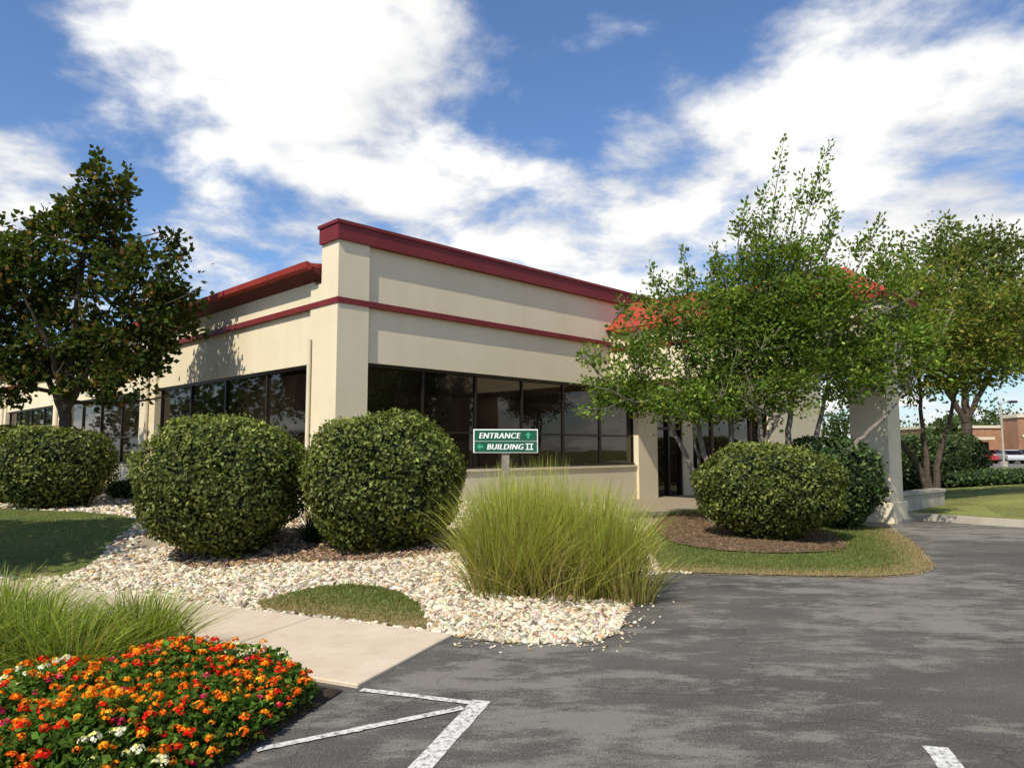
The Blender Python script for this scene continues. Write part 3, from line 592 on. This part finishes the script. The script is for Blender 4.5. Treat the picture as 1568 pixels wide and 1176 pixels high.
tree('honey_locust_tree',(19.3,31,.35),[([(0,0,0),(.05,0,2),(0,0,4),(.3,0,8)],.26),([(0,0,2.4),(-1.4,0,5),(-2.6,0,7.5)],.13),([(0,0,2.4),(1.5,0,5),(3,0,7.5)],.13)],
 [((-1.4,0,7.6),(2.4,2,2.2)),((1.6,0,8.0),(2.6,2.2,2.4)),((0,0,9.6),(2,1.8,1.5)),((-1,0,5.6),(2.6,2,1.2)),((2.5,0,5.6),(2.4,2,1.3)),((4,0,7),(1.8,1.6,1.8))],
 330,85,.2,(.12,.155,.045),(.22,.22,.07),.2,seed=24,spread=.6)
tree('shade_tree',(18.4,24.5,.3),[([(0,0,0),(.05,0,2),(0,0,4),(.1,0,6)],.16)],[((0,0,5.8),(2.0,1.8,1.6)),((-.8,0,4.8),(1.6,1.5,1.0)),((1,0,4.8),(1.8,1.5,1.1))],140,90,.15,(.11,.155,.036),(.26,.23,.06),.2,seed=25,spread=.45)
def mass(name,pts,ls,col,seed,lp=140):
    global rng; rng=np.random.default_rng(seed); C=[]
    for (x,y,r,h) in pts:
        for _ in range(14):
            d=unit(rng.normal(size=3))*rng.random()**.5; c=np.array([x,y,h*.6])+d*np.array([r,r,h*.38]); m=lp//2
            C.append(c+rng.normal(0,1,(m,3))*r*.28)
        C.append(np.stack([x+rng.normal(0,.12,30),y+rng.normal(0,.12,30),rng.uniform(0,h*.5,30)],1))
    C=np.concatenate(C); C=C[C[:,2]>.1]; V,F=leaves(C,rng.normal(size=C.shape),ls*rng.uniform(.6,1.3,len(C)),.8)
    return mesh_np(name,V,F,[M['leaf']],col=lcol(len(C),col,.3))
r2=random.Random(5)
mass('distant_trees',[(x+r2.uniform(-3,3),150+r2.uniform(-12,12),r2.uniform(4,6),r2.uniform(6,9)) for x in range(30,190,9)]+[(x,98+r2.uniform(-3,3),3,r2.uniform(4,5)) for x in (60,72,80)],.7,(.07,.10,.035),61)
mass('distant_trees',[(-60-r2.uniform(0,40),40+i*9,6,11) for i in range(8)],.7,(.06,.085,.03),62)
mass('parking_lot_trees',[(26+r2.uniform(-3,6),-12+i*4.2,3.0,r2.uniform(6,9)) for i in range(7)],.4,(.07,.11,.035),63,160)
# ---------------------------------------------------------------- far buildings, lamp, cars
D=empty('brick_school_building',(62,108,0),math.radians(-4))
boxes('walls',[(0,74,0,25,0,4.6),(10,22,-4,0,0,6.0),(44,56,-3,0,0,7.2)],M['brick'],D)
boxes('coping',[(-.2,74.2,-.2,25.2,4.6,5.0),(9.8,22.2,-4.2,-.25,6.0,6.5),(43.8,56.2,-3.2,-.25,7.2,7.7)],M['pipe'],D)
boxes('band',[(1,9,-.06,-.01,2.9,3.3),(10.5,21.5,-4.06,-4.01,3.2,3.6),(23,43,-.06,-.01,2.9,3.3)],M['pipe'],D)
boxes('windows',[(1.5+i*2.6,2.9+i*2.6,-.08,-.02,1,2.6) for i in range(3)]+[(11+i*3.2,12.8+i*3.2,-4.08,-4.02,.8,2.8) for i in range(3)]+[(24+i*3.2,26+i*3.2,-.08,-.02,1,2.6) for i in range(6)],M['glass'],D)
LA=empty('street_lamp',(43,64,0)); pipe('pole',[(0,0,0),(0,0,3),(0,0,5.6)],.09,M['conc'],LA); pipe('arm',[(0,0,5.5),(.5,0,5.7),(.9,0,5.7)],.05,M['conc'],LA)
boxes('lamp_head',[(.7,1.4,-.2,.2,5.6,5.8)],M['frame'],LA,bevel=.04); boxes('base',[(-.2,.2,-.2,.2,0,.5)],M['conc'],LA,bevel=.03)
M['tire']=simple('tyre',(.02,.02,.02),.8,.1,5)
def car(loc,rot,col,i):
    E=empty('parked_car',loc,rot); pm=simple('car_paint_%d'%i,col,.25,.03,1,spec=.6)
    prof=[(-2.2,.35),(-2.25,.6),(-2.15,.9),(-1.3,1.0),(1.0,1.0),(2.0,.86),(2.2,.65),(2.2,.35)]
    def ex(nm,pr,w,mat,b,top=1.0):
        n=len(pr); V=[(x,-w,z) for x,z in pr]+[(x,w,z) for x,z in pr]
        if top!=1: V=[(x,y*(top if z>1.2 else 1),z) for x,y,z in V]
        F=[list(range(n)),list(range(n,2*n))[::-1]]+[[i,i+n,(i+1)%n+n,(i+1)%n] for i in range(n)]
        me=bpy.data.meshes.new(nm); me.from_pydata(V,[],F); me.materials.append(mat); o=bpy.data.objects.new(nm,me); COL.objects.link(o); o.parent=E
        md=o.modifiers.new('b','BEVEL'); md.width=b; md.segments=3
    ex('body',prof,.88,pm,.08); ex('cabin',[(-1.75,.99),(-1.2,1.42),(.3,1.44),(1.05,.99)],.78,M['glass'],.05,.85); ex('roof',[(-1.22,1.40),(-1.1,1.47),(.2,1.48),(.34,1.41)],.70,pm,.03,.93)
    for k,(x,y) in enumerate([(-1.4,-.85),(1.4,-.85),(-1.4,.85),(1.4,.85)]):
        a=np.arange(16)*math.pi/8; V=[(x+.33*math.cos(t),y-.1,.33+.33*math.sin(t)) for t in a]+[(x+.33*math.cos(t),y+.1,.33+.33*math.sin(t)) for t in a]
        F=[list(range(16)),list(range(16,32))[::-1]]+[[q,q+16,(q+1)%16+16,(q+1)%16] for q in range(16)]
        me=bpy.data.meshes.new('wheel_%d'%(k+1)); me.from_pydata(V,[],F); me.materials.append(M['tire']); o=bpy.data.objects.new('wheel_%d'%(k+1),me); COL.objects.link(o); o.parent=E
cc=[(.3,.3,.32),(.04,.05,.08),(.35,.03,.03),(.5,.5,.5),(.03,.03,.035),(.45,.02,.03),(.1,.12,.16),(.6,.6,.58)]
for i in range(11): car((47+i*2.4,80+(i%3)*.4,0),math.radians(78 if i%2 else -100),cc[i%8],i)
for i in range(9): car((56+i*2.7,92+(i%2)*.4,0),math.radians(85 if i%2 else -95),cc[(i+3)%8],i+11)
# ---------------------------------------------------------------- camera, sun, sky
cam=bpy.data.cameras.new('camera'); co=bpy.data.objects.new('camera',cam); COL.objects.link(co)
co.location=(0,0,1.6); co.rotation_euler=(math.radians(90+5.07),0,0); cam.sensor_width=36; cam.lens=36*1115/1568; cam.clip_end=3000; cam.clip_start=.05
S.camera=co
az=Vector((-.50,-.866)); el=math.radians(48); ts=Vector((az.x*math.cos(el),az.y*math.cos(el),math.sin(el)))
sl=bpy.data.lights.new('sun','SUN'); sl.energy=5; sl.angle=math.radians(.5); sl.color=(1,.93,.79)
so=bpy.data.objects.new('sun',sl); COL.objects.link(so); so.rotation_euler=ts.to_track_quat('Z','Y').to_euler(); so.location=(-20,-30,40)
w=bpy.data.worlds.new('World'); S.world=w; w.use_nodes=True; nt=w.node_tree; nt.nodes.clear()
try:
    w.cycles.sampling_method='MANUAL'; w.cycles.sample_map_resolution=256
except Exception: pass
out=N(nt,'ShaderNodeOutputWorld'); bg=N(nt,'ShaderNodeBackground'); nt.links.new(bg.outputs[0],out.inputs[0]); bg.inputs[1].default_value=.11
sk=N(nt,'ShaderNodeTexSky'); sk.sky_type='NISHITA'; sk.sun_disc=False; sk.sun_elevation=el; sk.sun_rotation=math.atan2(az.x,az.y)%(2*math.pi); sk.ozone_density=1.5; sk.dust_density=.6
tc=N(nt,'ShaderNodeTexCoord'); nv=N(nt,'ShaderNodeVectorMath',operation='NORMALIZE'); nt.links.new(tc.outputs['Generated'],nv.inputs[0]); dirv=nv.outputs[0]
def math_(op,a,b=None,c=None,clamp=False):
    n=N(nt,'ShaderNodeMath',operation=op); n.use_clamp=clamp
    for i,x in enumerate((a,b,c)):
        if x is None: continue
        if isinstance(x,(int,float)): n.inputs[i].default_value=x
        else: nt.links.new(x,n.inputs[i])
    return n.outputs[0]
sep=N(nt,'ShaderNodeSeparateXYZ'); nt.links.new(dirv,sep.inputs[0])
den=math_('ADD',math_('MAXIMUM',sep.outputs[2],0.0),.22)
cb=N(nt,'ShaderNodeCombineXYZ'); nt.links.new(math_('DIVIDE',sep.outputs[0],den),cb.inputs[0]); nt.links.new(math_('DIVIDE',sep.outputs[1],den),cb.inputs[1])
n1=noise(nt,2.4,7,.58,cb.outputs[0],.2); n2=noise(nt,8,4,.62,cb.outputs[0],.3); n3=noise(nt,2.4,3,.5,cb.outputs[0])
blobs=[((-.344,.954,.56),.19,1.0),((-.201,.954,.56),.19,1.0),((-.273,.961,.48),.16,.9),((-.165,.964,.45),.12,.6),((-.30,.966,.42),.10,.4),
((-.21,.974,.34),.16,.85),((-.075,.975,.32),.15,.8),((.041,.9765,.30),.14,.7),((.149,.977,.295),.15,.9),((.239,.968,.408),.15,.7),((.40,.9645,.444),.17,.7),
((.30,.966,.33),.14,.7),((.552,.971,.36),.18,.9),((.67,.969,.33),.2,1.0),((.66,.962,.471),.14,.6),((.50,.954,.53),.15,.5),((.60,.95,.60),.12,.4),((-.685,.9725,.354),.10,.9),((-.362,.981,.256),.15,.55),((-.524,.951,.60),.13,.55),((.463,.975,.3275),.14,.7),
((.8,-.3,.5),.5,.6),((-.7,-.5,.5),.5,.5),((.9,.3,.35),.4,.7)]
tot=None
for d,r,wt in blobs:
    v=Vector(d).normalized(); dp=N(nt,'ShaderNodeVectorMath',operation='DOT_PRODUCT'); nt.links.new(dirv,dp.inputs[0]); dp.inputs[1].default_value=v
    mr=N(nt,'ShaderNodeMapRange',interpolation_type='SMOOTHSTEP'); nt.links.new(dp.outputs['Value'],mr.inputs[0]); mr.inputs[1].default_value=math.cos(r); mr.inputs[2].default_value=math.cos(r*.15); mr.inputs[3].default_value=0; mr.inputs[4].default_value=wt
    tot=mr.outputs[0] if tot is None else math_('MAXIMUM',math_('MULTIPLY',math_('ADD',tot,mr.outputs[0]),.62),math_('MAXIMUM',tot,mr.outputs[0]))
hz=math_('MULTIPLY',math_('SUBTRACT',.28,sep.outputs[2],clamp=True),1.6)
dens=math_('ADD',math_('ADD',math_('MULTIPLY',tot,.62),math_('MULTIPLY',math_('SUBTRACT',n1.outputs[0],.5),2.1)),math_('ADD',math_('MULTIPLY',math_('SUBTRACT',n2.outputs[0],.5),.5),hz))
cf=N(nt,'ShaderNodeMapRange',interpolation_type='SMOOTHSTEP'); nt.links.new(dens,cf.inputs[0]); cf.inputs[1].default_value=.10; cf.inputs[2].default_value=.62
shade=math_('ADD',math_('MULTIPLY',dens,.40),math_('MULTIPLY',n3.outputs[0],.85))
cr=ramp(nt,shade,[(.38,(5.2,5.5,6.1)),(.56,(7.4,7.5,7.7)),(.74,(10.2,10.1,9.8))])
skc=mixc(nt,1,sk.outputs[0],(.98,1.2,1.48),'MULTIPLY')
nt.links.new(mixc(nt,cf.outputs[0],skc,cr.outputs[0]),bg.inputs[0])
S.view_settings.view_transform='Standard'; S.view_settings.look='None'; S.view_settings.exposure=0
